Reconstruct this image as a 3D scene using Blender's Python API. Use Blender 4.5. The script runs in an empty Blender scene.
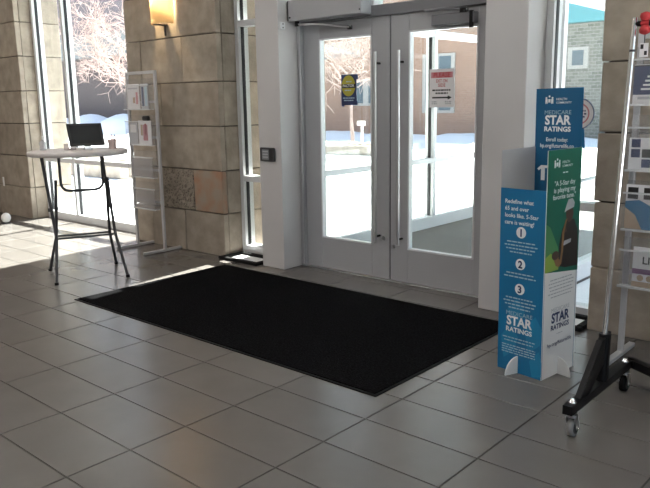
import bpy, bmesh, math, random
from mathutils import Vector, Matrix
random.seed(7)
scn = bpy.context.scene
COL = scn.collection
PI = math.pi

# ------------------------------------------------------------------ camera
CAM = Vector((3.824, -1.300, 1.501)); FPX = 711.8
YAW, PITCH, ROLL = math.radians(41.62), math.radians(11.222), math.radians(-0.907)
_f = Vector((-math.sin(YAW)*math.cos(PITCH), math.cos(YAW)*math.cos(PITCH), -math.sin(PITCH)))
_r = Vector((math.cos(YAW), math.sin(YAW), 0)); _u = _r.cross(_f)
_r2 = math.cos(ROLL)*_r + math.sin(ROLL)*_u; _u2 = -math.sin(ROLL)*_r + math.cos(ROLL)*_u
camd = bpy.data.cameras.new('camera'); cam = bpy.data.objects.new('camera', camd); COL.objects.link(cam)
M = Matrix((_r2, _u2, -_f)).transposed().to_4x4(); M.translation = CAM
cam.matrix_world = M
camd.sensor_width = 36; camd.lens = FPX*36/650; camd.clip_start = 0.05; camd.clip_end = 400
scn.camera = cam

# ------------------------------------------------------------------ world, sun, lamps, exposure
w = bpy.data.worlds.new('sky'); scn.world = w; w.use_nodes = True
nt = w.node_tree; nt.nodes.clear()
wo = nt.nodes.new('ShaderNodeOutputWorld'); bg = nt.nodes.new('ShaderNodeBackground')
tc = nt.nodes.new('ShaderNodeTexCoord'); sx = nt.nodes.new('ShaderNodeSeparateXYZ'); rp = nt.nodes.new('ShaderNodeValToRGB')
nt.links.new(tc.outputs['Generated'], sx.inputs[0]); nt.links.new(sx.outputs['Z'], rp.inputs[0])
rp.color_ramp.elements[0].color = (0.86, 0.92, 1.0, 1); rp.color_ramp.elements[1].color = (0.40, 0.56, 0.90, 1)
nt.links.new(rp.outputs[0], bg.inputs[0]); bg.inputs[1].default_value = 1.5
nt.links.new(bg.outputs[0], wo.inputs[0])
sd = bpy.data.lights.new('sun', 'SUN'); sun = bpy.data.objects.new('sun', sd); COL.objects.link(sun)
sd.energy = 32.0; sd.angle = math.radians(0.6); sd.color = (1.0, 0.95, 0.87)
sun.rotation_euler = Vector((0.115, -1.0, -1.37)).to_track_quat('-Z', 'Y').to_euler()
CEIL = 3.9
def ceiling_lamp(x, y, e):
    l = bpy.data.lights.new('ceiling_lamp', 'AREA'); o = bpy.data.objects.new('ceiling_lamp', l); COL.objects.link(o)
    l.shape = 'DISK'; l.size = 0.5; l.energy = e*.8; l.color = (1.0, 0.82, 0.68) if x < -3 else (1.0, 0.965, 0.94); o.location = (x, y, CEIL-0.075)
LAMPS = [(-5.0, 0.4, 26), (-2.2, 0.4, 26), (0.6, 0.4, 18), (3.4, 0.4, 14), (-5.0, -3.2, 26), (-2.2, -3.2, 30), (0.6, -3.2, 26), (3.4, -3.2, 22)]
for a in LAMPS: ceiling_lamp(*a)
scn.view_settings.view_transform = 'Standard'; scn.view_settings.look = 'None'
scn.view_settings.gamma = 1; scn.view_settings.use_curve_mapping = False
scn.view_settings.exposure = 0.35

# ------------------------------------------------------------------ materials
def mat(name, col, rough=0.5, metal=0.0, noise=0.0, nscale=20.0, bump=0.0, bscale=60.0, rand=0.0, spec=0.5, emit=None, estr=0.0, detail=4.0, stretch=None):
    m = bpy.data.materials.new(name); m.use_nodes = True
    t = m.node_tree; b = t.nodes['Principled BSDF']
    b.inputs['Base Color'].default_value = (*col, 1); b.inputs['Roughness'].default_value = rough
    b.inputs['Metallic'].default_value = metal; b.inputs['Specular IOR Level'].default_value = spec
    if emit: b.inputs['Emission Color'].default_value = (*emit, 1); b.inputs['Emission Strength'].default_value = estr
    c = t.nodes.new('ShaderNodeTexCoord'); src = c.outputs['Object']
    if stretch:
        mp = t.nodes.new('ShaderNodeMapping'); mp.inputs['Scale'].default_value = stretch; t.links.new(src, mp.inputs[0]); src = mp.outputs[0]
    last = None
    if noise or rand:
        mixv = t.nodes.new('ShaderNodeHueSaturation'); mixv.inputs['Color'].default_value = (*col, 1)
        val = None
        if noise:
            n = t.nodes.new('ShaderNodeTexNoise'); n.inputs['Scale'].default_value = nscale; n.inputs['Detail'].default_value = detail
            if rand:
                oi = t.nodes.new('ShaderNodeObjectInfo'); ad = t.nodes.new('ShaderNodeVectorMath'); ad.operation = 'ADD'
                sc = t.nodes.new('ShaderNodeVectorMath'); sc.operation = 'SCALE'; sc.inputs['Scale'].default_value = 31.0
                cb = t.nodes.new('ShaderNodeCombineXYZ'); t.links.new(oi.outputs['Random'], cb.inputs[0]); t.links.new(oi.outputs['Random'], cb.inputs[1])
                t.links.new(cb.outputs[0], sc.inputs[0]); t.links.new(sc.outputs[0], ad.inputs[1]); t.links.new(src, ad.inputs[0])
                t.links.new(ad.outputs[0], n.inputs['Vector'])
            else: t.links.new(src, n.inputs['Vector'])
            r = t.nodes.new('ShaderNodeMapRange'); r.inputs[1].default_value = 0.28; r.inputs[2].default_value = 0.72
            r.inputs[3].default_value = 1-noise; r.inputs[4].default_value = 1+noise; t.links.new(n.outputs['Fac'], r.inputs[0]); val = r.outputs[0]
        if rand:
            oi = t.nodes.new('ShaderNodeObjectInfo'); r2 = t.nodes.new('ShaderNodeMapRange')
            r2.inputs[3].default_value = 1-rand; r2.inputs[4].default_value = 1+rand; t.links.new(oi.outputs['Random'], r2.inputs[0])
            if val:
                mu = t.nodes.new('ShaderNodeMath'); mu.operation = 'MULTIPLY'; t.links.new(val, mu.inputs[0]); t.links.new(r2.outputs[0], mu.inputs[1]); val = mu.outputs[0]
            else: val = r2.outputs[0]
        t.links.new(val, mixv.inputs['Value']); t.links.new(mixv.outputs[0], b.inputs['Base Color'])
    if bump:
        n2 = t.nodes.new('ShaderNodeTexNoise'); n2.inputs['Scale'].default_value = bscale; n2.inputs['Detail'].default_value = 5
        t.links.new(src, n2.inputs['Vector']); bp = t.nodes.new('ShaderNodeBump'); bp.inputs['Strength'].default_value = bump; bp.inputs['Distance'].default_value = 0.01
        t.links.new(n2.outputs['Fac'], bp.inputs['Height']); t.links.new(bp.outputs[0], b.inputs['Normal'])
    return m
def glass_mat(name, tint=(0.93, 0.96, 0.95), refl=0.9):
    m = bpy.data.materials.new(name); m.use_nodes = True; t = m.node_tree; t.nodes.clear()
    o = t.nodes.new('ShaderNodeOutputMaterial'); tr = t.nodes.new('ShaderNodeBsdfTransparent'); tr.inputs[0].default_value = (*tint, 1)
    g = t.nodes.new('ShaderNodeBsdfGlossy'); g.inputs['Roughness'].default_value = 0.02; g.inputs[0].default_value = (refl, refl, refl, 1)
    lw = t.nodes.new('ShaderNodeLayerWeight'); lw.inputs[0].default_value = .5; mx = t.nodes.new('ShaderNodeMixShader')
    pw = t.nodes.new('ShaderNodeMath'); pw.operation = 'POWER'; pw.inputs[1].default_value = 5; t.links.new(lw.outputs['Facing'], pw.inputs[0])
    fr = t.nodes.new('ShaderNodeMath'); fr.operation = 'MULTIPLY_ADD'; fr.inputs[1].default_value = .9; fr.inputs[2].default_value = .035; t.links.new(pw.outputs[0], fr.inputs[0])
    t.links.new(fr.outputs[0], mx.inputs[0]); t.links.new(tr.outputs[0], mx.inputs[1]); t.links.new(g.outputs[0], mx.inputs[2]); t.links.new(mx.outputs[0], o.inputs[0])
    return m
def milky_mat(name, col, a):      # cloudy acrylic / frosted sheet: part transparent, part diffuse-translucent
    m = bpy.data.materials.new(name); m.use_nodes = True; t = m.node_tree; t.nodes.clear()
    o = t.nodes.new('ShaderNodeOutputMaterial'); tr = t.nodes.new('ShaderNodeBsdfTransparent'); tr.inputs[0].default_value = (.97, .97, .97, 1)
    p = t.nodes.new('ShaderNodeBsdfPrincipled'); p.inputs['Base Color'].default_value = (*col, 1); p.inputs['Roughness'].default_value = 0.15
    mx = t.nodes.new('ShaderNodeMixShader'); mx.inputs[0].default_value = a
    t.links.new(tr.outputs[0], mx.inputs[1]); t.links.new(p.outputs[0], mx.inputs[2]); t.links.new(mx.outputs[0], o.inputs[0])
    return m
def shade_mat():
    m = bpy.data.materials.new('sconce_glass'); m.use_nodes = True; t = m.node_tree; t.nodes.clear()
    o = t.nodes.new('ShaderNodeOutputMaterial'); tl = t.nodes.new('ShaderNodeBsdfTranslucent'); tl.inputs[0].default_value = (1, .88, .68, 1)
    df = t.nodes.new('ShaderNodeBsdfDiffuse'); df.inputs[0].default_value = (.75, .62, .45, 1); mx = t.nodes.new('ShaderNodeMixShader'); mx.inputs[0].default_value = .12
    t.links.new(tl.outputs[0], mx.inputs[1]); t.links.new(df.outputs[0], mx.inputs[2]); t.links.new(mx.outputs[0], o.inputs[0]); return m
def brick_mat(name, c1, c2, mortar, scale):
    m = bpy.data.materials.new(name); m.use_nodes = True; t = m.node_tree; b = t.nodes['Principled BSDF']; b.inputs['Roughness'].default_value = .9
    c = t.nodes.new('ShaderNodeTexCoord'); mp = t.nodes.new('ShaderNodeMapping'); mp.inputs['Rotation'].default_value = (PI/2, 0, 0)
    br = t.nodes.new('ShaderNodeTexBrick'); br.inputs['Color1'].default_value = (*c1, 1); br.inputs['Color2'].default_value = (*c2, 1); br.inputs['Mortar'].default_value = (*mortar, 1)
    br.inputs['Scale'].default_value = scale; t.links.new(c.outputs['Object'], mp.inputs[0]); t.links.new(mp.outputs[0], br.inputs[0]); t.links.new(br.outputs[0], b.inputs['Base Color']); return m

STONE = mat('limestone', (0.318, 0.272, 0.222), .85, noise=.22, nscale=7, bump=.35, bscale=38, rand=.13)
def rusty():
    m = mat('limestone_rust', (0.32, 0.26, 0.205), .85, bump=.35, bscale=30)
    t = m.node_tree; c = t.nodes.new('ShaderNodeTexCoord'); n = t.nodes.new('ShaderNodeTexNoise'); n.inputs['Scale'].default_value = 7; n.inputs['Detail'].default_value = 6
    r = t.nodes.new('ShaderNodeValToRGB'); r.color_ramp.elements[0].position = .38; r.color_ramp.elements[1].position = .66
    r.color_ramp.elements[0].color = (.31, .255, .20, 1); r.color_ramp.elements[1].color = (.34, .195, .125, 1)
    t.links.new(c.outputs['Object'], n.inputs['Vector']); t.links.new(n.outputs['Fac'], r.inputs[0]); t.links.new(r.outputs[0], t.nodes['Principled BSDF'].inputs['Base Color']); return m
STONE_RED = rusty()
def pitted():
    m = mat('limestone_pitted', (0.31, 0.265, 0.215), .9, noise=.2, nscale=9)
    t = m.node_tree; b = t.nodes['Principled BSDF']; c = t.nodes.new('ShaderNodeTexCoord'); v = t.nodes.new('ShaderNodeTexVoronoi'); v.inputs['Scale'].default_value = 42
    t.links.new(c.outputs['Object'], v.inputs['Vector']); r = t.nodes.new('ShaderNodeMapRange'); r.inputs[1].default_value = .05; r.inputs[2].default_value = .5; r.inputs[3].default_value = 0; r.inputs[4].default_value = 1
    t.links.new(v.outputs['Distance'], r.inputs[0]); bp = t.nodes.new('ShaderNodeBump'); bp.inputs['Strength'].default_value = .9; bp.inputs['Distance'].default_value = .03
    t.links.new(r.outputs[0], bp.inputs['Height']); t.links.new(bp.outputs[0], b.inputs['Normal'])
    hs = b.inputs['Base Color'].links[0].from_node; mx = t.nodes.new('ShaderNodeMix'); mx.data_type = 'RGBA'
    mx.inputs[6].default_value = (.15, .125, .10, 1); t.links.new(hs.outputs[0], mx.inputs[7]); t.links.new(r.outputs[0], mx.inputs[0]); t.links.new(mx.outputs[2], b.inputs['Base Color'])
    return m
STONE_PIT = pitted()
MORTAR = mat('mortar', (0.055, 0.047, 0.04), .95)
TILE = mat('floor_tile', (0.134, 0.124, 0.118), .25, noise=.05, nscale=4, bump=.02, bscale=9, rand=.05, spec=.5)
GROUT = mat('grout', (0.035, 0.03, 0.028), .9)
PLASTER = mat('white_plaster', (0.62, 0.59, 0.56), .8, noise=.03, nscale=3)
CEILM = mat('ceiling_white', (0.72, 0.69, 0.65), .9)
COLUMN = mat('column_paint', (0.53, 0.515, 0.52), .5, noise=.02, nscale=2)
FRAME = mat('aluminium_white', (0.66, 0.67, 0.69), .4, noise=.02, nscale=4)
DOORP = mat('door_paint', (0.37, 0.375, 0.395), .38, noise=.02, nscale=3)
DOORD = mat('door_paint_dark', (0.17, 0.172, 0.188), .4)
GASKET = mat('black_gasket', (0.012, 0.013, 0.016), .6)
GLASS = glass_mat('window_glass')
ACRYL = milky_mat('acrylic', (0.75, 0.76, 0.80), .085)
ACRYLRIM = milky_mat('acrylic_edge', (0.85, 0.86, 0.88), .6)
STEEL = mat('brushed_steel', (0.62, 0.62, 0.63), .28, 1.0)
CHROME = mat('chrome', (0.93, 0.94, 0.96), .14, 1.0)
RACKM = mat('rack_metal', (0.52, 0.52, 0.54), .4, .3)
BLACKM = mat('black_metal', (0.006, 0.006, 0.007), .45, spec=.25)
BLACKP = mat('black_plastic', (0.016, 0.016, 0.018), .4)
DKGREY = mat('dark_grey_steel', (0.055, 0.055, 0.06), .4, .3)
RUBBER = mat('black_rubber', (0.006, 0.006, 0.0065), .8, spec=.15)
MATM = mat('mat_pile', (0.0062, 0.0062, 0.0068), 1.0, noise=.95, nscale=85, bump=.5, bscale=140, spec=.012, detail=2)
WHITE = mat('white_card', (0.78, 0.78, 0.78), .6)
CARD_SHADED = mat('shaded_card', (0.42, 0.42, 0.43), .6)  # shade inside the kiosk's left panel, put into the card colour
PAPER = mat('white_paper', (0.75, 0.74, 0.76), .7)
TABLE = mat('table_plastic', (0.55, 0.51, 0.50), .5, noise=.04, nscale=30)
NAVY = mat('navy_print', (0.012, 0.030, 0.11), .5)
BLUE = mat('blue_print', (0.012, 0.16, 0.34), .35, spec=.35)
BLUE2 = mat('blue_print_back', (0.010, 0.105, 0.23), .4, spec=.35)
TEAL = mat('blue_print_leaf', (0.02, 0.22, 0.42), .35, spec=.35)
GREEN = mat('green_print', (0.010, 0.13, 0.085), .4, spec=.35)
GREEN2 = mat('green_print_light', (0.07, 0.25, 0.10), .4, spec=.35)
LIME = mat('lime_print', (0.27, 0.42, 0.08), .4, spec=.35)
INKW = mat('white_ink', (0.80, 0.82, 0.84), .5)
INKP = mat('pale_ink', (0.40, 0.55, 0.65), .5)
INKG = mat('grey_ink', (0.42, 0.43, 0.46), .6)
INKK = mat('black_ink', (0.012, 0.012, 0.014), .6)
RED = mat('red_print', (0.45, 0.05, 0.06), .6)
PINK = mat('pink_print', (0.55, 0.22, 0.25), .6)
YELLOW = mat('yellow_print', (0.42, 0.38, 0.04), .6)
PURPLE = mat('purple_print', (0.16, 0.05, 0.16), .6)
TANP = mat('tan_print', (0.42, 0.30, 0.20), .6)
SKIN = mat('brown_print', (0.075, 0.042, 0.030), .5)
COAT = mat('dark_brown_print', (0.022, 0.016, 0.014), .5)
BRASS = mat('brass_print', (0.24, 0.13, 0.05), .5)
SCREEN = mat('tablet_screen', (0.02, 0.022, 0.025), .12)
SNOW = mat('snow', (0.86, 0.87, 0.90), .8, noise=.03, nscale=.6, bump=.2, bscale=2)
CARPET = mat('vestibule_carpet', (0.13, 0.118, 0.108), .95, noise=.15, nscale=60)
BARK = mat('pale_bark', (0.40, 0.30, 0.27), .8, noise=.2, nscale=6)
BRICKP = brick_mat('pink_brick', (.34, .19, .13), (.40, .23, .165), (.40, .31, .25), 3.2)
BRICKG = brick_mat('grey_brick', (.13, .13, .11), (.24, .23, .20), (.30, .29, .27), 2.0)
BRICKD = brick_mat('dark_brick', (.075, .062, .062), (.10, .08, .08), (.12, .10, .10), 3.2)
ROOFM = mat('roof_shingle', (.085, .07, .085), .9, noise=.2, nscale=2)
FASCIA = mat('pale_fascia', (.36, .40, .41), .7, noise=.05, nscale=.7)
FASCIAD = mat('grey_fascia', (.17, .19, .195), .7, noise=.05, nscale=.7)
CREAM = mat('cream_frame', (.45, .42, .39), .7)
TEALM = mat('teal_metal', (.10, .27, .30), .5)
WINFAR = mat('far_window_pane', (.10, .14, .17), .08)
SHADE = shade_mat()
BULB = mat('bulb', (1, .8, .5), .5, emit=(1.0, .74, .42), estr=650)
LAMPW = mat('lamp_diffuser', (.9, .85, .8), .5, emit=(1, .86, .72), estr=3)

# ------------------------------------------------------------------ mesh helpers
class MB:
    def __init__(s): s.v = []; s.f = []; s.sm = []
    def add(s, vs, fs, smooth=False):
        n = len(s.v); s.v += [tuple(p) for p in vs]; s.f += [tuple(n+i for i in f) for f in fs]; s.sm += [smooth]*len(fs); return s
    def box(s, x0, x1, y0, y1, z0, z1):
        return s.add([(x0,y0,z0),(x1,y0,z0),(x1,y1,z0),(x0,y1,z0),(x0,y0,z1),(x1,y0,z1),(x1,y1,z1),(x0,y1,z1)],
                     [(0,3,2,1),(4,5,6,7),(0,1,5,4),(1,2,6,5),(2,3,7,6),(3,0,4,7)])
    def cbox(s, x0, x1, y0, y1, z0, z1, c=.005, j=0.0):      # chamfered box, optional corner jitter
        bm = bmesh.new(); bmesh.ops.create_cube(bm, size=1)
        for v in bm.verts:
            v.co = Vector(((x0+x1)/2+v.co.x*(x1-x0)+random.uniform(-j, j), (y0+y1)/2+v.co.y*(y1-y0)+random.uniform(-j, j)*.5, (z0+z1)/2+v.co.z*(z1-z0)+random.uniform(-j, j)))
        bmesh.ops.bevel(bm, geom=list(bm.edges), offset=c, segments=1, affect='EDGES', profile=.5)
        bm.verts.index_update(); s.add([v.co for v in bm.verts], [[v.index for v in f.verts] for f in bm.faces]); bm.free(); return s
    def tube(s, pts, r, n=10, caps=True, radii=None):
        pts = [Vector(p) for p in pts]; rings = []; k = len(pts)
        prev = None
        for i, p in enumerate(pts):
            d = (pts[min(i+1, k-1)]-pts[max(i-1, 0)]).normalized()
            if prev is None:
                a = Vector((0,0,1)) if abs(d.z) < .9 else Vector((1,0,0)); x = d.cross(a).normalized()
            else:
                x = (prev - d*prev.dot(d)).normalized()
            prev = x; y = d.cross(x); rr = radii[i] if radii else r
            rings.append([p + (x*math.cos(2*PI*q/n)+y*math.sin(2*PI*q/n))*rr for q in range(n)])
        vs = [q for g in rings for q in g]; fs = []
        for i in range(k-1):
            for q in range(n): fs.append((i*n+q, i*n+(q+1)%n, (i+1)*n+(q+1)%n, (i+1)*n+q))
        s.add(vs, fs, True)
        if caps:
            s.add(rings[0], [tuple(reversed(range(n)))]); s.add(rings[-1], [tuple(range(n))])
        return s
    def disc(s, c, r, h, n=32, axis='z', r2=None):
        c = Vector(c); d = {'x': Vector((1,0,0)), 'y': Vector((0,1,0)), 'z': Vector((0,0,1))}[axis]
        return s.tube([c, c+d*h], r, n, True, [r, r if r2 is None else r2])
    def lathe(s, prof, n=28, o=(0,0,0)):
        vs = []; fs = []; k = len(prof)
        for r, z in prof:
            for q in range(n): vs.append((o[0]+r*math.cos(2*PI*q/n), o[1]+r*math.sin(2*PI*q/n), o[2]+z))
        for i in range(k-1):
            for q in range(n): fs.append((i*n+q, i*n+(q+1)%n, (i+1)*n+(q+1)%n, (i+1)*n+q))
        s.add(vs, fs, True)
        s.add(vs[:n], [tuple(reversed(range(n)))]); s.add(vs[-n:], [tuple(range(n))]); return s
    def prism(s, poly, o, xd, yd, t):        # polygon in plane (o, xd, yd), extruded by t along xd x yd
        o = Vector(o); xd = Vector(xd).normalized(); yd = Vector(yd).normalized(); nd = xd.cross(yd); n = len(poly)
        a = [o+xd*p[0]+yd*p[1] for p in poly]; b = [p+nd*t for p in a]
        fs = [tuple(reversed(range(n))), tuple(range(n, 2*n))]+[(i, (i+1)%n, n+(i+1)%n, n+i) for i in range(n)]
        return s.add(a+b, fs)
    def mesh(s, name, m):
        me = bpy.data.meshes.new(name); me.from_pydata(s.v, [], s.f); me.polygons.foreach_set('use_smooth', s.sm)
        me.materials.append(m); me.update(); return me
    def build(s, name, m, parent=None, loc=None):
        o = bpy.data.objects.new(name, s.mesh(name, m)); COL.objects.link(o)
        if loc: o.location = loc
        if parent: o.parent = parent
        return o
def B(*a): return MB().box(*a)
def CB(*a, **k): return MB().cbox(*a, **k)
def tag(o, label, cat=None, group=None, kind=None):
    o['label'] = label
    if cat: o['category'] = cat
    if group: o['group'] = group
    if kind: o['kind'] = kind
    return o
def empty(name, loc=(0,0,0), rz=0.0):
    o = bpy.data.objects.new(name, None); COL.objects.link(o); o.location = loc; o.rotation_euler = (0,0,rz); o.empty_display_size = .1; return o
def struct(o, label, cat): return tag(o, label, cat, kind='structure')
def text(s, size, o, xd, yd, m, parent, align='CENTER', bold=0.0, name='lettering', thick=.0004, width=None, spacing=1.0):
    c = bpy.data.curves.new(name, 'FONT'); c.body = s; c.size = size; c.align_x = align; c.offset = bold*size; c.space_line = spacing; c.resolution_u = 3
    t = bpy.data.objects.new(name, c); COL.objects.link(t)
    dg = bpy.context.evaluated_depsgraph_get(); dg.update()
    me = bpy.data.meshes.new_from_object(t.evaluated_get(dg)); bpy.data.objects.remove(t); bpy.data.curves.remove(c)
    xd = Vector(xd).normalized(); yd = Vector(yd).normalized(); nd = xd.cross(yd); o = Vector(o)
    sx_ = 1.0
    if width:
        xs = [v.co.x for v in me.vertices]; sx_ = width/max(1e-6, max(xs)-min(xs))
    for v in me.vertices: v.co = o+xd*(v.co.x*sx_)+yd*v.co.y+nd*thick
    me.materials.clear(); me.materials.append(m); me.update()
    ob = bpy.data.objects.new(name, me); COL.objects.link(ob)
    if parent: ob.parent = parent
    return ob
def bars(o, xd, yd, rows, m, parent, h=.006, name='small_print', thick=.0004):   # lines of print too small to read
    mb = MB(); xd = Vector(xd).normalized(); yd = Vector(yd).normalized(); nd = xd.cross(yd); o = Vector(o)
    for (xc, y, wd) in rows:
        x = xc-wd/2
        while x < xc+wd/2-.002:
            l = min(random.uniform(.010, .032), xc+wd/2-x)
            mb.add([o+xd*x+yd*y+nd*thick, o+xd*(x+l)+yd*y+nd*thick, o+xd*(x+l)+yd*(y+h)+nd*thick, o+xd*x+yd*(y+h)+nd*thick], [(0,1,2,3)]); x += l+.005
    so = mb.build(name, m, parent); so['kind'] = 'stuff'; return so
def circ(cx, cy, r, n=28, a0=0, a1=2*PI, ry=None):
    full = abs(a1-a0-2*PI) < 1e-6
    k = n if full else n+1
    return [(cx+r*math.cos(a0+(a1-a0)*i/n), cy+(ry or r)*math.sin(a0+(a1-a0)*i/n)) for i in range(k)]

# ------------------------------------------------------------------ room shell
def right_window():
    w6 = empty('window_6', (6.68, 0, .5)); struct(w6, 'wide window in the right end wall of the lobby', 'window'); iv = Matrix.Translation((-6.68, 0, -.5))
    for y in (-2.575, -.87, .87, 2.575): o = B(6.62, 6.73, y-.025, y+.025, .5, 3.1).build('mullion', FRAME, w6); o.matrix_parent_inverse = iv
    for z in (.525, 3.075): o = B(6.625, 6.725, -2.6, 2.6, z-.025, z+.025).build('rail', FRAME, w6); o.matrix_parent_inverse = iv
    for y0, y1 in ((-2.55, -.895), (-.845, .845), (.895, 2.55)): o = B(6.677, 6.683, y0, y1, .55, 3.05).build('pane', GLASS, w6); o.matrix_parent_inverse = iv
right_window()
YF = 3.49      # inner face of the glazing frames
floor = B(-7.6, 6.6, -7.2, 3.62, -.12, -.004).build('floor', GROUT)
struct(floor, 'grey rectangular stone-look tile floor of the lobby', 'floor')
TW, TD, GAP = .6096, .3048, .007
def tile_mesh(wd, dp):
    c = .0015; x = wd/2-GAP/2; y = dp/2-GAP/2
    return MB().add([(-x,-y,-.02),(x,-y,-.02),(x,y,-.02),(-x,y,-.02),(-x,-y,-c),(x,-y,-c),(x,y,-c),(-x,y,-c),(-x+c,-y+c,0),(x-c,-y+c,0),(x-c,y-c,0),(-x+c,y-c,0)],
        [(0,1,5,4),(1,2,6,5),(2,3,7,6),(3,0,4,7),(4,5,9,8),(5,6,10,9),(6,7,11,10),(7,4,8,11),(8,9,10,11)])
def proj(p):
    d = Vector(p)-CAM; z = d.dot(_f)
    if z < .2: return None
    return 325+FPX*d.dot(_r2)/z, 244-FPX*d.dot(_u2)/z, z
tiles = []
for i in range(-12, 10):
    for j in range(-23, 12):
        x, y0 = (i+.5)*TW, j*TD; y1 = min(y0+TD, YF); y = (y0+y1)/2
        vis = False
        for q in [(x+a*TW*.48, y+b*TD*.48) for a in (-1,0,1) for b in (-1,0,1)]:
            P = proj((*q, 0))
            if P and -2 < P[0] < 652 and -2 < P[1] < 490 and not (-1.25 < q[0] < 1.68 and 1.5 < q[1] < 2.98) and not (q[1] > 3.25 and (q[0] < -5.6 or -3.05 < q[0] < -1.56 or q[0] > 2.14)): vis = True
        P = proj((x, y, 0)); tiles.append((vis, 1/P[2] if P else 0, x, y, y1-y0))
tiles.sort(key=lambda t: (not t[0], -t[1]))
tm = {}; rest = MB()
for n, (vis, _, x, y, dp) in enumerate(tiles):
    if vis and n < 300:
        k = round(dp, 4)
        if k not in tm: tm[k] = tile_mesh(TW, dp).mesh('tile', TILE)
        o = bpy.data.objects.new('tile', tm[k]); COL.objects.link(o); o.location = (x, y, 0); o.parent = floor
    else:
        t_ = tile_mesh(TW, dp); rest.add([(a+x, b+y, c) for a, b, c in t_.v], t_.f)
ro = rest.build('tile_field', TILE, floor); ro['kind'] = 'stuff'
print('tiles', len([t for t in tiles if t[0]]))

ceil = B(-7.6, 6.6, -7.2, 3.9, CEIL, CEIL+.15).build('ceiling', CEILM); struct(ceil, 'plain white lobby ceiling above the entrance', 'ceiling')
wl = B(-7.75, -7.6, -7.2, 3.9, 0, CEIL).build('wall_left', PLASTER); struct(wl, 'plain pale wall at the far left end of the lobby', 'wall')
wr = MB().box(6.6, 6.75, -7.2, -2.6, 0, CEIL).box(6.6, 6.75, 2.6, 3.9, 0, CEIL).box(6.6, 6.75, -2.6, 2.6, 0, .5).box(6.6, 6.75, -2.6, 2.6, 3.1, CEIL).build('wall_right', PLASTER); struct(wr, 'plain pale wall at the right end of the lobby', 'wall')
wb = B(-7.75, 6.75, -7.35, -7.2, 0, CEIL).build('wall_back', PLASTER); struct(wb, 'plain pale wall behind the camera', 'wall')
WH = 3.25      # window head
hd = B(-7.6, 6.6, 3.22, 3.9, WH, CEIL).build('wall_front', PLASTER); struct(hd, 'pale wall band over the entrance windows', 'wall')
for n, (x, y, e) in enumerate(LAMPS):
    lo = empty('ceiling_light', (x, y, CEIL)); tag(lo, 'round recessed ceiling light over the lobby floor', 'light', 'recessed lobby ceiling lights')
    mb = MB().lathe([(.27, 0), (.29, -.02), (.30, -.03)], 28); mb.build('trim_ring', FRAME, lo)
    MB().disc((0,0,-.055), .25, .024, 28).build('diffuser', LAMPW, lo)

# --- stone piers: core is the wall, each stone a part
CH = [0, .428, .855, 1.29, 1.72, 2.167, 2.60, 3.04, WH]
def pier(name, label, x0, x1, yf, joints, sides, special={}):
    ins = .03
    core = B(x0+(ins if 'L' in sides else 0), x1-(ins if 'R' in sides else 0), yf+ins, 3.88, 0, WH).build(name, MORTAR); struct(core, label, 'pier')
    g = .0045; T = .065
    for k in range(len(CH)-1):
        z0, z1 = CH[k]+(g if k else 0), CH[k+1]-g
        xs = [x0]+sorted(joints.get(k, []))+[x1]
        for a in range(len(xs)-1):
            m = special.get((k, a), STONE); d = random.uniform(-.004, .005)
            CB(xs[a]+(g if a else -random.uniform(0, .006)), xs[a+1]-(g if a < len(xs)-2 else -random.uniform(0, .006)), yf+d, yf+T, z0, z1, c=.006, j=.003).build('stone', m, core)
        for sd_, xx in (('L', x0), ('R', x1)):
            if sd_ in sides:
                d = random.uniform(-.003, .004)
                a, b = (xx+d, xx+.06) if sd_ == 'L' else (xx-.06, xx-d)
                CB(a, b, yf+T+.006, 3.88, z0, z1, c=.006, j=.002).build('stone', STONE, core)
    return core
pier('wall_front_left', 'buff limestone block pier at the far left of the entrance', -7.6, -5.57, 3.26, {0: [-6.5], 2: [-6.9], 4: [-6.4], 6: [-6.8]}, 'R')
pier('wall_front_middle', 'buff limestone block pier carrying the lit wall sconce', -3.05, -1.56, 3.25,
     {0: [-2.178, -2.75], 1: [-2.004, -2.52], 2: [-2.62], 3: [-2.477], 4: [-2.091, -2.8], 5: [], 6: [-2.2], 7: [-2.6]}, 'LR', {(1, 2): STONE_RED, (1, 1): STONE_PIT})
pier('wall_front_right', 'buff limestone block pier right of the entrance behind the racks', 2.118, 6.6, 3.22,
     {0: [2.95, 3.9, 5], 1: [3.3, 4.4], 2: [2.85, 3.8, 5], 3: [3.2, 4.2], 4: [2.9, 4, 5], 5: [3.3, 4.5], 6: [2.8, 4], 7: [3.4, 4.6]}, 'L')

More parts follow.
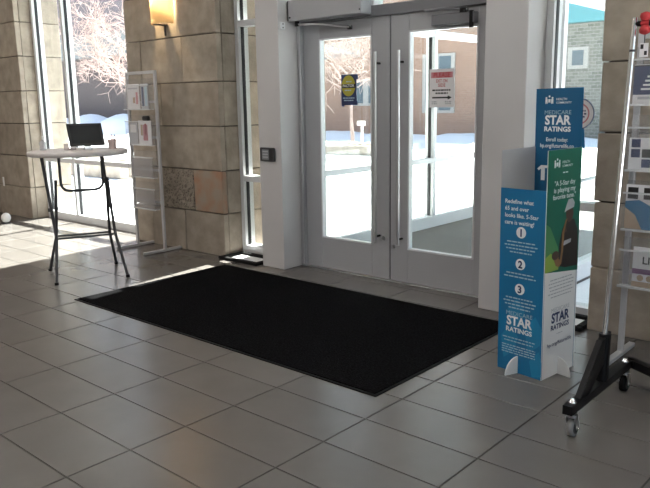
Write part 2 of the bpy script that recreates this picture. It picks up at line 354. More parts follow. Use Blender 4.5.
# --- glazing
def window(name, label, x0, x1, z1, mull=(), rails=(), base=.10):
    w_ = empty(name, ((x0+x1)/2, YF, 0)); struct(w_, label, 'window'); ox, oy = (x0+x1)/2, YF
    def p(nm, m, *a): o = B(*a).build(nm, m, w_, None); o.matrix_parent_inverse = Matrix.Translation((-ox, -oy, 0)); return o
    d0, d1 = YF, YF+.13; fw = .05
    def vert(x, a, b):
        p('mullion', FRAME, x-a, x+b, d0, d1, 0, z1)
    def gask(x, sgn): p('gasket', GASKET, min(x, x+sgn*.004), max(x, x+sgn*.004), YF+.035, YF+.075, base, z1-.06)
    vert(x0, 0, fw); vert(x1, fw, 0); gask(x0+fw, 1); gask(x1-fw, -1)
    for x in mull: vert(x, fw/2, fw/2); gask(x-fw/2, -1); gask(x+fw/2, 1)
    ed = [x0]+list(mull)+[x1]
    for a in range(len(ed)-1):
        xa = ed[a]+(fw if a == 0 else fw/2); xb = ed[a+1]-(fw if a == len(ed)-2 else fw/2)
        p('sill_rail', FRAME, xa, xb, d0, d1, 0, base); p('head_rail', FRAME, xa, xb, d0, d1, z1-.06, z1)
        zs = [base]+[z for z in rails]+[z1-.06]
        for z in rails: p('cross_rail', FRAME, xa, xb, d0+.005, d1-.005, z-.028, z+.028)
        for b in range(len(zs)-1):
            za = zs[b]+(.028 if b else 0); zb = zs[b+1]-(.028 if b < len(zs)-2 else 0)
            p('pane', GLASS, xa, xb, YF+.052, YF+.058, za, zb)
    return w_
window('window_1', 'tall window left of the sconce pier behind the folding table', -5.57, -3.05, WH, (-4.80,), (.805,))
window('window_2', 'narrow sidelight window between the sconce pier and white column', -1.56, -.98, WH, (), (.77, 2.26), .09)
window('window_3', 'narrow sidelight window behind the blue display kiosk', 1.62, 2.118, WH, (), (.77, 2.45), .06)
for nm, a, b in (('trim_1', -.98, -.695), ('trim_2', 1.305, 1.618)):
    c_ = CB(a, b, 3.22, 3.56, 0, WH, c=.004).build(nm, COLUMN)
    struct(c_, 'white boxed column left of the double doors carrying the card reader' if a < 0 else 'white boxed column right of the double doors beside the kiosk', 'column')
# door frame and transom
fr = empty('trim_3', (.305, 3.5, 0)); struct(fr, 'grey metal frame around the double entrance doors', 'door frame')
def fp(nm, m, *a, c=.003):
    o = CB(*a, c=c).build(nm, m, fr); o.matrix_parent_inverse = Matrix.Translation((-.305, -3.5, 0)); return o
fp('jamb', DOORP, -.695, -.648, 3.455, 3.60, 0, WH); fp('jamb', DOORP, 1.258, 1.305, 3.455, 3.60, 0, WH)
fp('header', DOORD, -.648, 1.258, 3.455, 3.60, 2.179, 2.265); fp('head_rail', DOORP, -.648, 1.258, 3.455, 3.60, WH-.06, WH)
fp('transom_mullion', FRAME, .115, .15, 3.47, 3.60, 2.265, WH-.06)
fp('threshold', STEEL, -.648, 1.258, 3.46, 3.62, 0, .006, c=.002)
tw_ = B(-.648, .115, 3.53, 3.536, 2.265, WH-.06).build('pane', GLASS, fr); tw_.matrix_parent_inverse = Matrix.Translation((-.305, -3.5, 0))
tw_ = B(.15, 1.258, 3.53, 3.536, 2.265, WH-.06).build('pane', GLASS, fr); tw_.matrix_parent_inverse = Matrix.Translation((-.305, -3.5, 0))
for z in (2.05, 1.83, 1.74): fp('hinge', BLACKM, -.676, -.664, 3.449, 3.456, z, z+.03, c=.001)
fp('hinge_strip', STEEL, -.684, -.655, 3.447, 3.455, .02, 2.17, c=.002)

def door(name, label, x0, x1, g0, g1, hx, side):
    d = empty(name, ((x0+x1)/2, 3.5, 0)); struct(d, label, 'door'); inv = Matrix.Translation((-(x0+x1)/2, -3.5, 0))
    def p(nm, m, mb): o = mb.build(nm, m, d); o.matrix_parent_inverse = inv; return o
    y0, y1, zb, zt = 3.488, 3.532, .008, 2.178
    p('stile', DOORP, CB(x0, g0, y0, y1, zb, zt, c=.003)); p('stile', DOORP, CB(g1, x1, y0, y1, zb, zt, c=.003))
    p('bottom_rail', DOORP, CB(g0, g1, y0, y1, zb, .29, c=.003)); p('top_rail', DOORP, CB(g0, g1, y0, y1, 2.045, zt, c=.003))
    p('glass', GLASS, B(g0, g1, 3.507, 3.513, .29, 2.045))
    mb = MB()
    for a in ((g0, g0+.012, .29, 2.045), (g1-.012, g1, .29, 2.045), (g0, g1, .29, .302), (g0, g1, 2.033, 2.045)): mb.box(a[0], a[1], 3.484, 3.536, a[2], a[3])
    p('glazing_bead', FRAME, mb)
    for yy, yb in ((3.425, 3.488), (3.597, 3.532)):
        h = p('pull_handle', STEEL, MB().tube([(hx, yy, .33), (hx, yy, 1.90)], .0125, 12))
        for z in (.38, 1.81):
            st = MB().tube([(hx, yy, z), (hx, yb, z)], .009, 10).build('standoff', BLACKM if yy < 3.5 else STEEL, h); st.matrix_parent_inverse = Matrix.Identity(4)
    return d, p
d1, p1 = door('door_1', 'left leaf of the grey double doors with the navy poster on its glass', -.645, .299, -.462, .118, .200, -1)
d2, p2 = door('door_2', 'right leaf of the grey double doors with the arrow notice on its glass', .311, 1.255, .487, 1.103, .432, 1)
p1('meeting_seal', GASKET, B(.2985, .3115, 3.498, 3.520, .008, 2.178))
cl = p2('closer', DOORD, CB(.73, 1.10, 3.425, 3.488, 2.055, 2.135, c=.006))
MB().box(1.06, 1.085, 3.42, 3.44, 2.02, 2.14).build('closer_cover', BLACKM, cl)
MB().tube([(1.04, 3.44, 2.15), (.86, 3.40, 2.168), (.66, 3.445, 2.172)], .011, 8).build('closer_arm', DOORD, cl)
MB().disc((1.0, 3.44, 2.132), .03, .03, 16).build('closer_pivot', BLACKM, cl)
p2('lock', STEEL, MB().disc((.345, 3.482, .30), .016, .006, 16, 'y')); p1('lock', STEEL, MB().disc((.235, 3.482, .36), .02, .006, 16, 'y'))
# automatic opener over the left leaf
op = empty('door_operator', (-.24, 3.455, 2.2)); tag(op, 'grey automatic door opener box mounted above the left door leaf', 'door opener')
iv = Matrix.Translation((.24, -3.455, -2.2))
for nm, m, mb in (('housing', DOORP, CB(-.66, .145, 3.31, 3.452, 2.195, 2.37, c=.006)), ('end_cap', BLACKP, CB(-.672, -.66, 3.315, 3.452, 2.20, 2.365, c=.003)),
                  ('screw', BLACKM, MB().disc((-.635, 3.305, 2.225), .008, .006, 10, 'y')), ('screw', BLACKM, MB().disc((.135, 3.305, 2.225), .006, .006, 10, 'y')),
                  ('arm', STEEL, MB().tube([(-.60, 3.36, 2.17), (-.35, 3.36, 2.155), (-.10, 3.47, 2.115)], .008, 8)), ('arm_pivot', BLACKM, MB().disc((-.60, 3.36, 2.155), .02, .042, 14)),
                  ('arm_shoe', BLACKM, CB(-.125, -.085, 3.462, 3.488, 2.10, 2.13, c=.003))):
    o = mb.build(nm, m, op); o.matrix_parent_inverse = iv
# bracket with two screws on the column flank
o = CB(-.695, -.683, 3.24, 3.30, 2.13, 2.19, c=.002).build('mounting_bracket', FRAME); tag(o, 'small white screw bracket on the left column beside the opener', 'bracket')
for z in (2.145, 2.175): MB().disc((-.683, 3.27, z), .006, .003, 10, 'x').build('screw', BLACKM, o)

# ------------------------------------------------------------------ vestibule outside the doors
vf = B(-.90, 1.55, 3.62, 9.4, -.10, -.004).build('floor_vestibule', CARPET); struct(vf, 'brown-grey carpet of the entrance vestibule beyond the doors', 'floor')
vc = B(-.95, 3.4, 3.9, 9.6, 3.55, 3.7).build('ceiling_vestibule', FASCIA); struct(vc, 'flat canopy roof over the entrance vestibule', 'canopy')
def glazed_wall(name, label, X, ys, y0, y1, sg):
    w_ = empty(name, (X, (y0+y1)/2, 0)); struct(w_, label, 'window'); iv = Matrix.Translation((-X, -(y0+y1)/2, 0))
    def p(nm, m, *a): o = B(*a).build(nm, m, w_); o.matrix_parent_inverse = iv
    ed = [y0]+list(ys)+[y1]
    for y in ed: p('mullion', FRAME, X-.06, X+.06, y-.03, y+.03, 0, 3.55); p('gasket', GASKET, X-.02, X+.02, y-.036, y+.036, .14, 3.5)
    for a in range(len(ed)-1):
        ya, yb = ed[a]+.03, ed[a+1]-.03
        p('sill_rail', FRAME, X-.06, X+.06, ya, yb, 0, .135); p('cross_rail', FRAME, X-.055, X+.055, ya, yb, .778, .835); p('header_rail', FRAME, X-.055, X+.055, ya, yb, 2.225, 2.30)
        for za, zb in ((.135, .778), (.835, 2.225), (2.30, 3.55)): p('pane', GLASS, X-.003, X+.003, ya, yb, za, zb)
glazed_wall('window_4', 'glazed left side wall of the vestibule with white rails', -.91, (5.96, 7.7), 3.95, 9.4, 1)
glazed_wall('window_5', 'glazed right side wall of the vestibule with white rails', 1.50, (5.96, 7.7), 3.95, 9.4, 1)

struct(CB(-1.41, -.98, 3.75, 4.15, 0, 3.55, c=.006).build('added_shade_post', STONE), 'unseen stone post added outside the left sidelight to keep sun off the mat', 'post')  # unseen post, added to narrow the sun strip beside the mat

# ------------------------------------------------------------------ outside
gm = MB()
for a, b, c, d in ((-90, -.90, 3.62, 90), (1.55, 60, 3.62, 90), (-.90, 1.55, 9.4, 90), (6.75, 60, -40, 3.62)): gm.add([(a,c,-.03),(b,c,-.03),(b,d,-.03),(a,d,-.03)], [(0,1,2,3)])
gr = gm.build('ground', SNOW); struct(gr, 'snow-covered ground outside the entrance', 'ground')
def mound(name, x0, x1, yc, wd, h, label):
    mb = MB(); nx, ny = 60, 10; vs = []
    for i in range(nx+1):
        x = x0+(x1-x0)*i/nx; hh = h*(.8+.25*math.sin(i*.9)+.12*math.sin(i*2.3))
        for j in range(ny+1): vs.append((x, yc+wd*(j/ny-.5)+.4*math.sin(i*.5), -.05+hh*math.sin(PI*j/ny)))
    mb.add(vs, [(i*(ny+1)+j, (i+1)*(ny+1)+j, (i+1)*(ny+1)+j+1, i*(ny+1)+j+1) for i in range(nx) for j in range(ny)], True)
    tag(mb.build(name, SNOW), label, 'snow')
mound('snow_bank', -62, -26, 22, 5, 1.0, 'ploughed snow bank below the dark building seen in the left window')
mound('snow_bank', -25, 4, 23, 4, .30, 'low snow bank in front of the pink brick building')

def far_window(par, x, z, wd, h, Y, nx=2):
    f = B(x-wd/2-.12, x+wd/2+.12, Y-.08, Y, z-.12, z+h+.12).build('window_frame', CREAM, par)
    for k in range(nx):
        a = x-wd/2+wd*k/nx; B(a+.06, a+wd/nx-.06, Y-.10, Y-.07, z, z+h).build('pane', WINFAR, f)
bb = empty('brick_building'); tag(bb, 'pink brick building seen through the double doors', 'building')
B(-27, -10.0, 26, 34, 0, 11).build('wall', BRICKP, bb)
far_window(bb, -18.1, 1.45, .75, 1.0, 26, 1); far_window(bb, -16.9, 1.45, 1.2, 1.0, 26, 2); far_window(bb, -13.6, 1.1, 1.4, 2.3, 26, 2); far_window(bb, -21.5, 1.5, 1.2, 1.0, 26, 2)
B(-27, -18.0, 25.6, 26, 3.6, 4.3).build('eave_band', FASCIA, bb)
gb = empty('grey_building'); tag(gb, 'grey brick building with teal fascia seen in the right sidelight', 'building')
B(-9.1, 20, 26, 34, 0, 4.3).build('wall', BRICKG, gb); B(-9.3, 20.2, 25.7, 34.2, 4.3, 5.45).build('fascia', TEALM, gb); B(-9.5, 20.3, 25.6, 34.3, 5.45, 5.8).build('snow_cap', SNOW, gb)
far_window(gb, -7.4, 2.75, .55, .55, 26, 1)
db = empty('dark_building'); tag(db, 'dark brick building with pale eave band seen in the left window', 'building')
B(-75, -27.2, 25, 34, 0, 4.6).build('wall', BRICKD, db); B(-75.5, -27.1, 24.2, 34, 4.6, 6.0).build('eave_band', FASCIAD, db)
MB().prism([(24.2, 6.0), (34, 16), (34, 6.0)], (-75.5, 0, 0), (0,1,0), (0,0,1), 48).build('roof', ROOFM, db)
far_window(db, -49.5, 1.6, 2.2, 1.8, 25, 2); far_window(db, -31.5, 1.6, 2.2, 1.8, 25, 2)
def tree(label, x, y, h, seed, r0, hold=.3, spread=.75):
    rnd = random.Random(seed); t = empty('bare_tree', (x, y, 0)); tag(t, label, 'tree', 'bare trees outside the entrance'); br = MB(); twig = MB()
    MB().tube([(0,0,-.1), (.03,.02,h*hold*.5), (0,0,h*hold)], r0, 8, True, [r0*1.3, r0, r0*.85]).build('trunk', BARK, t)
    def grow(p, d, l, r, k):
        q = p; pts = [p]
        for _ in range(3):
            d = (d+Vector((rnd.uniform(-.22,.22), rnd.uniform(-.22,.22), rnd.uniform(-.10,.16)))).normalized(); q = q+d*l/3; pts.append(q)
        (br if k < 3 else twig).tube(pts, r, 5 if k < 3 else 3, False, [r, r*.88, r*.76, r*.62])
        if k >= 5: return
        for c in range(4 if k else 6):
            a = rnd.uniform(0, 2*PI); s_ = d.orthogonal().normalized(); s_ = Matrix.Rotation(a, 3, d) @ s_
            nd = (d*rnd.uniform(.55, 1)+s_*rnd.uniform(.45, spread+.25)+Vector((0,0,-.10 if k > 1 else .05))).normalized()
            st = pts[rnd.choice((1, 2, 3, 3))] if k else pts[rnd.choice((2, 3))]
            grow(st, nd, l*rnd.uniform(.62, .86), max(r*.60, .009), k+1)
    grow(Vector((0,0,h*hold-.05)), Vector((0,0,1)), h*.26, r0*.85, 0)
    br.build('branches', BARK, t); tw = twig.build('twigs', BARK, t); tw['kind'] = 'stuff'
tree('bare pale tree behind the left window beyond the folding table', -17.0, 12.6, 6.4, 5, .09, .10, 1.0)
tree('bare pale tree seen through the left door glass', -10.17, 15.75, 5.4, 11, .06, .17, .95)
# low planters and a little sign
def planter(label, x, y, lx, ly, h, rz):
    p = empty('stone_planter', (x, y, -.03), rz); tag(p, label, 'planter')
    for a in ((-lx/2, lx/2, -ly/2, -ly/2+.3), (-lx/2, lx/2, ly/2-.3, ly/2), (-lx/2, -lx/2+.3, -ly/2+.3, ly/2-.3), (lx/2-.3, lx/2, -ly/2+.3, ly/2-.3)): CB(*a, 0, h, c=.03).build('kerb', STONE, p)
    mb = MB()
    for k in range(26):
        a, b = random.uniform(-lx/2+.35, lx/2-.35), random.uniform(-ly/2+.35, ly/2-.35); r = random.uniform(.06, .16)
        mb.lathe([(r*.3, h*.6), (r, h*.6+r*.4), (r*.8, h*.6+r), (r*.2, h*.6+r*1.3)], 7, (a, b, 0))
    so = mb.build('snowy_plants', STONE, p); so['kind'] = 'stuff'
    B(-lx/2+.28, lx/2-.28, -ly/2+.28, ly/2-.28, 0, h*.7).build('snow_fill', SNOW, p)
planter('low stone planter with snowy plants seen through the left door', -10.15, 15.7, 3.0, 1.5, .28, .1)
planter('long low stone planter outside the left window', -11.5, 7.6, 4.2, 1.2, .32, .05)
sg = empty('yard_sign', (-10.48, 16.66, -.03)); tag(sg, 'small white post sign in the snow beyond the planter', 'sign')
B(-.03, .03, -.03, .03, 0, .95).build('post', WHITE, sg); B(-.16, .16, -.05, -.03, .80, .95).build('board', WHITE, sg)

# ------------------------------------------------------------------ mats and trays on the floor
em = empty('entrance_mat', (.2, 2.24, 0)); tag(em, 'large black entrance mat lying before the double doors', 'mat')
iv = Matrix.Translation((-.2, -2.24, 0))
o = CB(-1.27, 1.69, 1.475, 2.995, .0005, .010, c=.003).build('pile', MATM, em); o.matrix_parent_inverse = iv
mb = MB()
for a in ((-1.29, 1.71, 1.455, 1.475), (-1.29, 1.71, 2.995, 3.015), (-1.29, -1.27, 1.475, 2.995), (1.69, 1.71, 1.475, 2.995)): mb.box(*a, .0005, .005)
o = mb.build('rubber_border', RUBBER, em); o.matrix_parent_inverse = iv
def tray(x0, x1, y0, y1, label):
    t = empty('floor_tray', ((x0+x1)/2, (y0+y1)/2, 0)); tag(t, label, 'tray'); iv = Matrix.Translation((-(x0+x1)/2, -(y0+y1)/2, 0)); mb = MB(); r = .055
    for a in ((x0, x1, y0, y0+r), (x0, x1, y1-r, y1), (x0, x0+r, y0+r, y1-r), (x1-r, x1, y0+r, y1-r)): mb.cbox(*a, .0005, .028, c=.006)
    o = mb.build('rim', RUBBER, t); o.matrix_parent_inverse = iv
    o = B(x0+r, x1-r, y0+r, y1-r, .0005, .006).build('insert', PAPER, t); o.matrix_parent_inverse = iv
tray(-1.55, -1.00, 3.15, 3.47, 'black-rimmed tray with pale insert under the left sidelight')
tray(1.66, 2.11, 3.13, 3.45, 'black-rimmed tray under the right sidelight behind the kiosk')

# ------------------------------------------------------------------ folding high table and what stands on it
TC = Vector((-2.012, 2.001, 0)); ZT = 1.125
tb = empty('folding_table', TC); tag(tb, 'round pale high folding table on grey tube legs', 'table')
MB().lathe([(.39, -.036), (.416, -.040), (.424, -.034), (.424, -.008), (.417, 0), (.28, .001)], 48, (0, 0, ZT)).build('tabletop', TABLE, tb)
ax = Vector((.92, -.39, 0)).normalized(); ay = Vector((.39, .92, 0)).normalized()
def L(a, b, z): return ax*a+ay*b+Vector((0,0,z))
for pts in ([(.31, -.30, .012), (.075, -.25, .36), (.03, -.28, .75), (.0, -.31, 1.085)], [(-.30, -.30, .012), (-.06, -.24, .36), (-.02, -.222, .62), (0, -.21, .87)],
            [(.31, .30, .012), (.075, .255, .36), (.03, .24, .62), (0, .232, .87)], [(-.30, .30, .012), (-.06, .225, .36), (-.02, .222, .75), (0, .20, 1.085)]):
    lg = MB().tube([L(*p) for p in pts], .0135, 10).build('leg', DKGREY, tb)
    MB().disc(L(*pts[0][:2], .0005), .017, .022, 12).build('foot_cap', RUBBER, lg)
    MB().disc(L(pts[2][0], pts[2][1], .60), .017, .03, 10).build('collar', DKGREY, lg)
for a in (-.06, .075): MB().tube([L(a, -.245, .36), L(a, .24, .36)], .010, 8).build('crossbar', DKGREY, tb)
pts = [L(.02, -.17, 1.085), L(.02, -.17, .84)]+[L(.02, -.17+.07*(1-math.cos(a)), .84-.07*math.sin(a)) for a in (.5, 1.0, PI/2)]+[L(.02, .19-.07*(1-math.cos(a)), .84-.07*math.sin(a)) for a in (PI/2, 1.0, .5)]+[L(.02, .19, .84), L(.02, .19, 1.085)]
MB().tube(pts, .0125, 10).build('brace_bar', DKGREY, tb)
for q in (-.22, .22): CB(.0, .0+.09, -.02, .02, 1.068, 1.086, c=.003).build('leg_bracket', DKGREY, tb, L(-.02, q, 0))
tp = empty('tablet', (TC.x+.06, TC.y+.06, ZT)); tp.rotation_euler = (0, 0, math.radians(70)); tag(tp, 'black tablet propped on a small stand on the high table', 'tablet')
th = math.radians(56)
def TP(x, y, z): return Vector((x, -y*math.sin(math.radians(0))+z*math.cos(th)-.01, .035+z*math.sin(th)))
def slab(x0, x1, z0, z1, off, t):
    mb = MB(); n = Vector((0, -math.sin(th), math.cos(th)))
    q = [TP(x0,0,z0), TP(x1,0,z0), TP(x1,0,z1), TP(x0,0,z1)]; a = [p+n*off for p in q]; b = [p+n*(off+t) for p in q]
    return mb.add(a+b, [(3,2,1,0),(4,5,6,7),(0,1,5,4),(1,2,6,5),(2,3,7,6),(3,0,4,7)])
slab(-.15, .15, 0, .225, 0, .012).build('case', BLACKP, tp); slab(-.128, .128, .022, .203, .012, .0012).build('screen', SCREEN, tp)
CB(-.035, .035, -.05, .06, .001, .012, c=.003).build('stand_base', STEEL, tp); CB(-.02, .02, .040, .055, .012, .10, c=.003).build('stand_neck', STEEL, tp)
CB(-.03, .03, -.03, .0, .012, .034, c=.002).build('stand_lip', STEEL, tp)
pc = empty('pen_cup', (TC.x+.12, TC.y+.27, ZT)); tag(pc, 'small clear pen cup at the right side of the high table', 'cup')
MB().lathe([(.034, .001), (.036, .05), (.040, .085), (.037, .085), (.033, .05), (.031, .006)], 20).build('cup', milky_mat('cup_plastic', (.6, .45, .42), .75), pc)
for k, (a, b, m, c) in enumerate(((-.012, .008, BLACKP, 'black'), (.014, -.006, RED, 'red'), (.004, .016, NAVY, 'blue'))):
    o = MB().tube([(a*.5, b*.5, .008), (a*1.6, b*1.6, .125)], .005, 8).build('pen', m, None, (TC.x+.12, TC.y+.27, ZT)); tag(o, c+' pen standing in the pen cup on the table', 'pen', 'pens in the cup')
o = empty('paper_box', (TC.x-.10, TC.y-.02, ZT)); tag(o, 'small translucent pinkish holder left of the tablet on the table', 'box')
mk = milky_mat('holder_plastic', (.62, .55, .54), .6)
CB(-.045, .045, -.035, .035, .001, .006, c=.001).build('base', mk, o); CB(-.045, .045, .031, .035, .006, .085, c=.001).build('back', mk, o); CB(-.045, .045, -.035, -.031, .006, .055, c=.001).build('front', mk, o)
o = empty('sanitizer_bottle', (TC.x-.24, TC.y-.20, ZT)); tag(o, 'clear pump bottle at the left side of the high table', 'bottle')
MB().lathe([(.026, .001), (.028, .01), (.028, .07), (.012, .085), (.010, .095)], 18).build('body', milky_mat('bottle_plastic', (.7, .7, .74), .45), o)
MB().tube([(0,0,.095), (0,0,.125), (.03,-.01,.123)], .005, 8).build('pump', WHITE, o)

# ------------------------------------------------------------------ brochure racks
ROWS = ((1.73, 1.465), (1.368, 1.108), (1.007, .774), (.682, .444))
def rack(x0, label, yp=3.04, width=.49, pm=.02):
    t = empty('brochure_rack', (x0, yp, 0)); tag(t, label, 'brochure rack', 'wheel-less brochure stands')
    for x in (0, width):
        CB(x-.016, x+.016, -.012, .012, .03, 1.845, c=.002).build('post', RACKM, t)
        CB(x-.02, x+.02, -.26, .20, .006, .032, c=.004).build('foot', RACKM, t)
        for y in (-.25, .19): MB().disc((x, y, .0), .014, .007, 10).build('foot_pad', RUBBER, t)
    CB(.016, width-.016, -.010, .010, 1.815, 1.845, c=.002).build('top_rail', RACKM, t)
    for z1, z0 in ROWS:
        p = B(pm, width-pm, -.018, -.013, z0, z1+.04).build('pocket', ACRYL, t)
        B(pm+.01, width-pm-.01, -.075, -.071, z0, z1-.03).build('pocket_front', ACRYL, p)
        B(pm, width-pm, -.075, -.018, z0-.004, z0).build('pocket_floor', ACRYLRIM, p)
        B(pm, width-pm, -.078, -.070, z1-.032, z1-.022).build('pocket_rim', ACRYLRIM, p); B(pm, width-pm, -.080, -.070, z0-.008, z0+.004).build('pocket_rim', ACRYLRIM, p)
        for x in (pm, width-pm-.004): B(x, x+.004, -.075, -.018, z0, z1-.03).build('pocket_side', ACRYL, p)
        B(.016, width-.016, -.006, .006, z0+.06, z0+.085).build('cross_bar', RACKM, t)
    return t
RA = rack(-2.755, 'grey brochure stand with clear pockets against the sconce pier')
RB = rack(2.46, 'grey brochure stand with clear pockets against the right pier', 2.86, .49, -.02)
def brochure(rk, x0, x1, row, h, label, m=PAPER, off=.045):
    z0 = ROWS[row][1]+.002; X, Y = rk.location.x, rk.location.y
    o = empty('brochure', (X+(x0+x1)/2, Y-off, z0)); tag(o, label, 'brochure', 'leaflets in the brochure stands'); wd = (x1-x0)/2
    B(-wd, wd, -.003, .003, 0, h).build('sheets', m, o)
    return o, wd
def blk(o, x0, x1, z0, z1, m, nm='print'): B(x0, x1, -.0036, -.0029, z0, z1).build(nm, m, o)
o, wd = brochure(RA, .06, .27, 0, .25, 'white leaflet with small pinkish picture in the top pocket by the sconce'); blk(o, -.01, .03, .06, .12, TANP); blk(o, .045, .08, .05, .17, PINK); blk(o, -.09, .08, .20, .215, INKG)
o, wd = brochure(RA, .30, .42, 0, .25, 'narrow grey-blue leaflet in the top pocket by the sconce', INKG); blk(o, -.045, -.01, .03, .22, NAVY); blk(o, .005, .045, .03, .22, INKP)
o, wd = brochure(RA, .05, .20, 1, .22, 'grey leaflet in the second pocket by the sconce', INKG); blk(o, -.05, .05, .12, .2, PAPER)
o, wd = brochure(RA, .22, .44, 1, .24, 'white leaflet with red figure in the second pocket by the sconce'); blk(o, -.03, .05, .04, .20, PINK); blk(o, -.07, -.035, .09, .2, TANP); blk(o, .0, .03, .10, .21, RED)
o = CB(-.05, .05, -.02, .02, 0, .05, c=.012).build('dark_pouch', BLACKP, None, (-2.755+.36, 3.04-.045, 1.108+.242)); tag(o, 'small dark pouch resting on the leaflets of the left stand', 'pouch')
for row, c in ((2, 'third'), (3, 'lowest')):
    o, wd = brochure(RA, .06, .42, row, .19, 'pale grey sheet in the %s pocket of the left stand' % c, milky_mat('pale_sheet', (.5, .48, .48), .35))
# right stand
o, wd = brochure(RB, -.012, .22, 0, .21, 'navy leaflet with white heading in the top pocket of the right stand', PAPER); blk(o, -wd, wd, .05, .20, NAVY)
for k in range(4):
    B(-.075+.01*k, .09, -.0042, -.0035, .075+.022*k, .085+.022*k).build('print_line', INKW, o)
blk(o, -wd, wd, .20, .207, INKK); blk(o, -.09, .09, .025, .04, INKG)
o, wd = brochure(RB, -.012, .23, 1, .175, 'leaflet with black and white photo grid in the second pocket', PAPER)
for a in range(4):
    for b in range(3):
        if (a+b) % 3: blk(o, -wd+.012+a*.058, -wd+.060+a*.058, .012+b*.055, .058+b*.055, INKK if (a*b) % 2 else NAVY)
o, wd = brochure(RB, -.012, .24, 2, .25, 'blue leaflet with portrait photos in the third pocket', PAPER)
MB().prism([(-wd, .0), (wd, .0), (wd, .10), (.02, .13), (-.05, .165), (-wd, .155)], (0, -.0029, 0), (1,0,0), (0,0,1), .0008).build('print', BLUE, o)
MB().prism([(-wd, .0), (-.03, .0), (-.07, .08), (-wd, .12)], (0, -.0036, 0), (1,0,0), (0,0,1), .0004).build('print', TANP, o)
blk(o, -wd+.01, -.06, .17, .235, INKK); blk(o, -.03, .04, .17, .235, COAT); blk(o, .06, .11, .17, .235, INKK)
o, wd = brochure(RB, .05, .30, 3, .23, 'white leaflet with purple band in the lowest pocket of the right stand', PAPER); blk(o, -wd, wd, .075, .105, PURPLE); blk(o, -wd, wd, .0, .03, TANP)
text('LIVE', .06, (-.02, -.0030, .135), (1,0,0), (0,0,1), INKK, o, bold=.02); 
for q in (-.08, -.03, .02): MB().disc((q, -.0040, .052), .018, .001, 18, 'y').build('print', TANP, o)

# ------------------------------------------------------------------ wall fittings
sc = empty('wall_sconce', (-2.33, 3.25, 2.30)); tag(sc, 'lit wall sconce with curved amber glass on the stone pier', 'lamp')
n = 20; mb = MB(); vs = []
for z in (0, .46):
    for rr in (.155, .150):
        for k in range(n+1):
            a = PI+PI*k/n; vs.append((rr*math.cos(a), -.012+.75*rr*math.sin(a), z))
k1 = n+1; fs = []
for k in range(n): fs += [(k, k+1, 2*k1+k+1, 2*k1+k), (k1+k+1, k1+k, 3*k1+k, 3*k1+k+1), (k+1, k, k1+k, k1+k+1), (2*k1+k, 2*k1+k+1, 3*k1+k+1, 3*k1+k)]
mb.add(vs, fs, True).build('shade', SHADE, sc)
CB(-.06, .06, -.012, -.001, .05, .40, c=.003).build('back_plate', STEEL, sc)
MB().lathe([(.012, 0), (.032, .03), (.036, .06), (.02, .10)], 16, (-.065, -.075, .19)).build('bulb', BULB, sc)
MB().disc((-.065, -.075, .15), .014, .045, 12).build('lamp_holder', STEEL, sc)
CB(-.035, .045, -.125, -.001, -.012, .0, c=.002).build('clip', DKGREY, sc); CB(-.006, .010, -.012, -.001, -.11, -.012, c=.002).build('clip_stem', DKGREY, sc)
cr = empty('card_reader', (-.853, 3.22, 1.05)); tag(cr, 'black card reader box on the white column by the doors', 'card reader')
CB(-.095, .088, -.028, -.001, -.062, .062, c=.008).build('body', BLACKP, cr); CB(-.062, .028, -.031, -.028, -.045, .045, c=.002).build('face', mat('reader_face', (.20, .21, .22), .35), cr)
for z in (-.028, -.003, .022): B(-.05, .016, -.0325, -.031, z, z+.010).build('print_line', INKG, cr)
o = CB(-.02, .02, -.012, -.001, -.065, .065, c=.004).build('wall_plate', WHITE, None, (-6.34, 3.262, .47)); tag(o, 'small white plate on the far left stone pier', 'wall plate')
o = empty('white_globe', (-5.50, 2.86, 0)); tag(o, 'small white round knob on the floor by the far left pier', 'globe')
MB().lathe([(.012, .012), (.045, .03), (.062, .07), (.055, .11), (.03, .137), (.006, .143)], 20).build('ball', WHITE, o); MB().disc((0,0,.0), .05, .014, 18).build('base', DKGREY, o)

# ------------------------------------------------------------------ notices on the glass
def poster(x0, x1, z0, z1, label):
    o = empty('poster', ((x0+x1)/2, 3.507, z0)); tag(o, label, 'poster'); w_ = (x1-x0)/2
    B(-w_, w_, -.0022, -.0006, 0, z1-z0).build('sheet', PAPER, o); return o, w_, z1-z0
o, wd, h = poster(-.228, -.058, 1.478, 1.738, 'navy poster with yellow disc on the left door glass')
F = -.0024
def flat(poly, z, m, nm='print'): return MB().prism(poly, (0, F-z, 0), (1,0,0), (0,0,1), .0002).build(nm, m, o)
flat([(-wd, 0), (wd, 0), (wd, h-.004), (-wd, h-.004)], 0, NAVY); flat(circ(-.005, h*.62, .075, ry=.088), .0004, YELLOW)
flat([(-.075, h*.55), (.075, h*.55), (.075, h*.68), (-.075, h*.68)], .0008, INKK)
X_, Z_ = (1,0,0), (0,0,1)
text('FACTOR', .03, (-.005, F-.001, h*.585), X_, Z_, INKW, o, bold=.02, width=.125)
bars((0, F-.0008, 0), X_, Z_, [(0, .055, .13), (0, .035, .11), (-.01, h*.46, .07), (0, h*.74, .06)], INKP, o, .009)
for a in ((.055, h-.045, .10, h-.005), (.06, .0, .095, .035), (-.08, -.012, -.05, .01)): flat([(a[0], a[1]), (a[2], a[1]), (a[2], a[3]), (a[0], a[3])], .0012, NAVY, 'tape')
o, wd, h = poster(.672, .895, 1.452, 1.742, 'white notice with red heading and black arrow on right door glass')
flat([(-wd+.015, h*.77), (wd-.015, h*.77), (wd-.015, h*.92), (-wd+.015, h*.92)], 0, PINK)
text('PLEASE', .05, (0, F-.0004, h*.785), X_, Z_, RED, o, bold=.03, width=.15)
text('EXIT ON', .035, (0, F, h*.65), X_, Z_, RED, o, bold=.02, width=.10); text('SIDE', .035, (0, F, h*.54), X_, Z_, RED, o, bold=.02, width=.065)
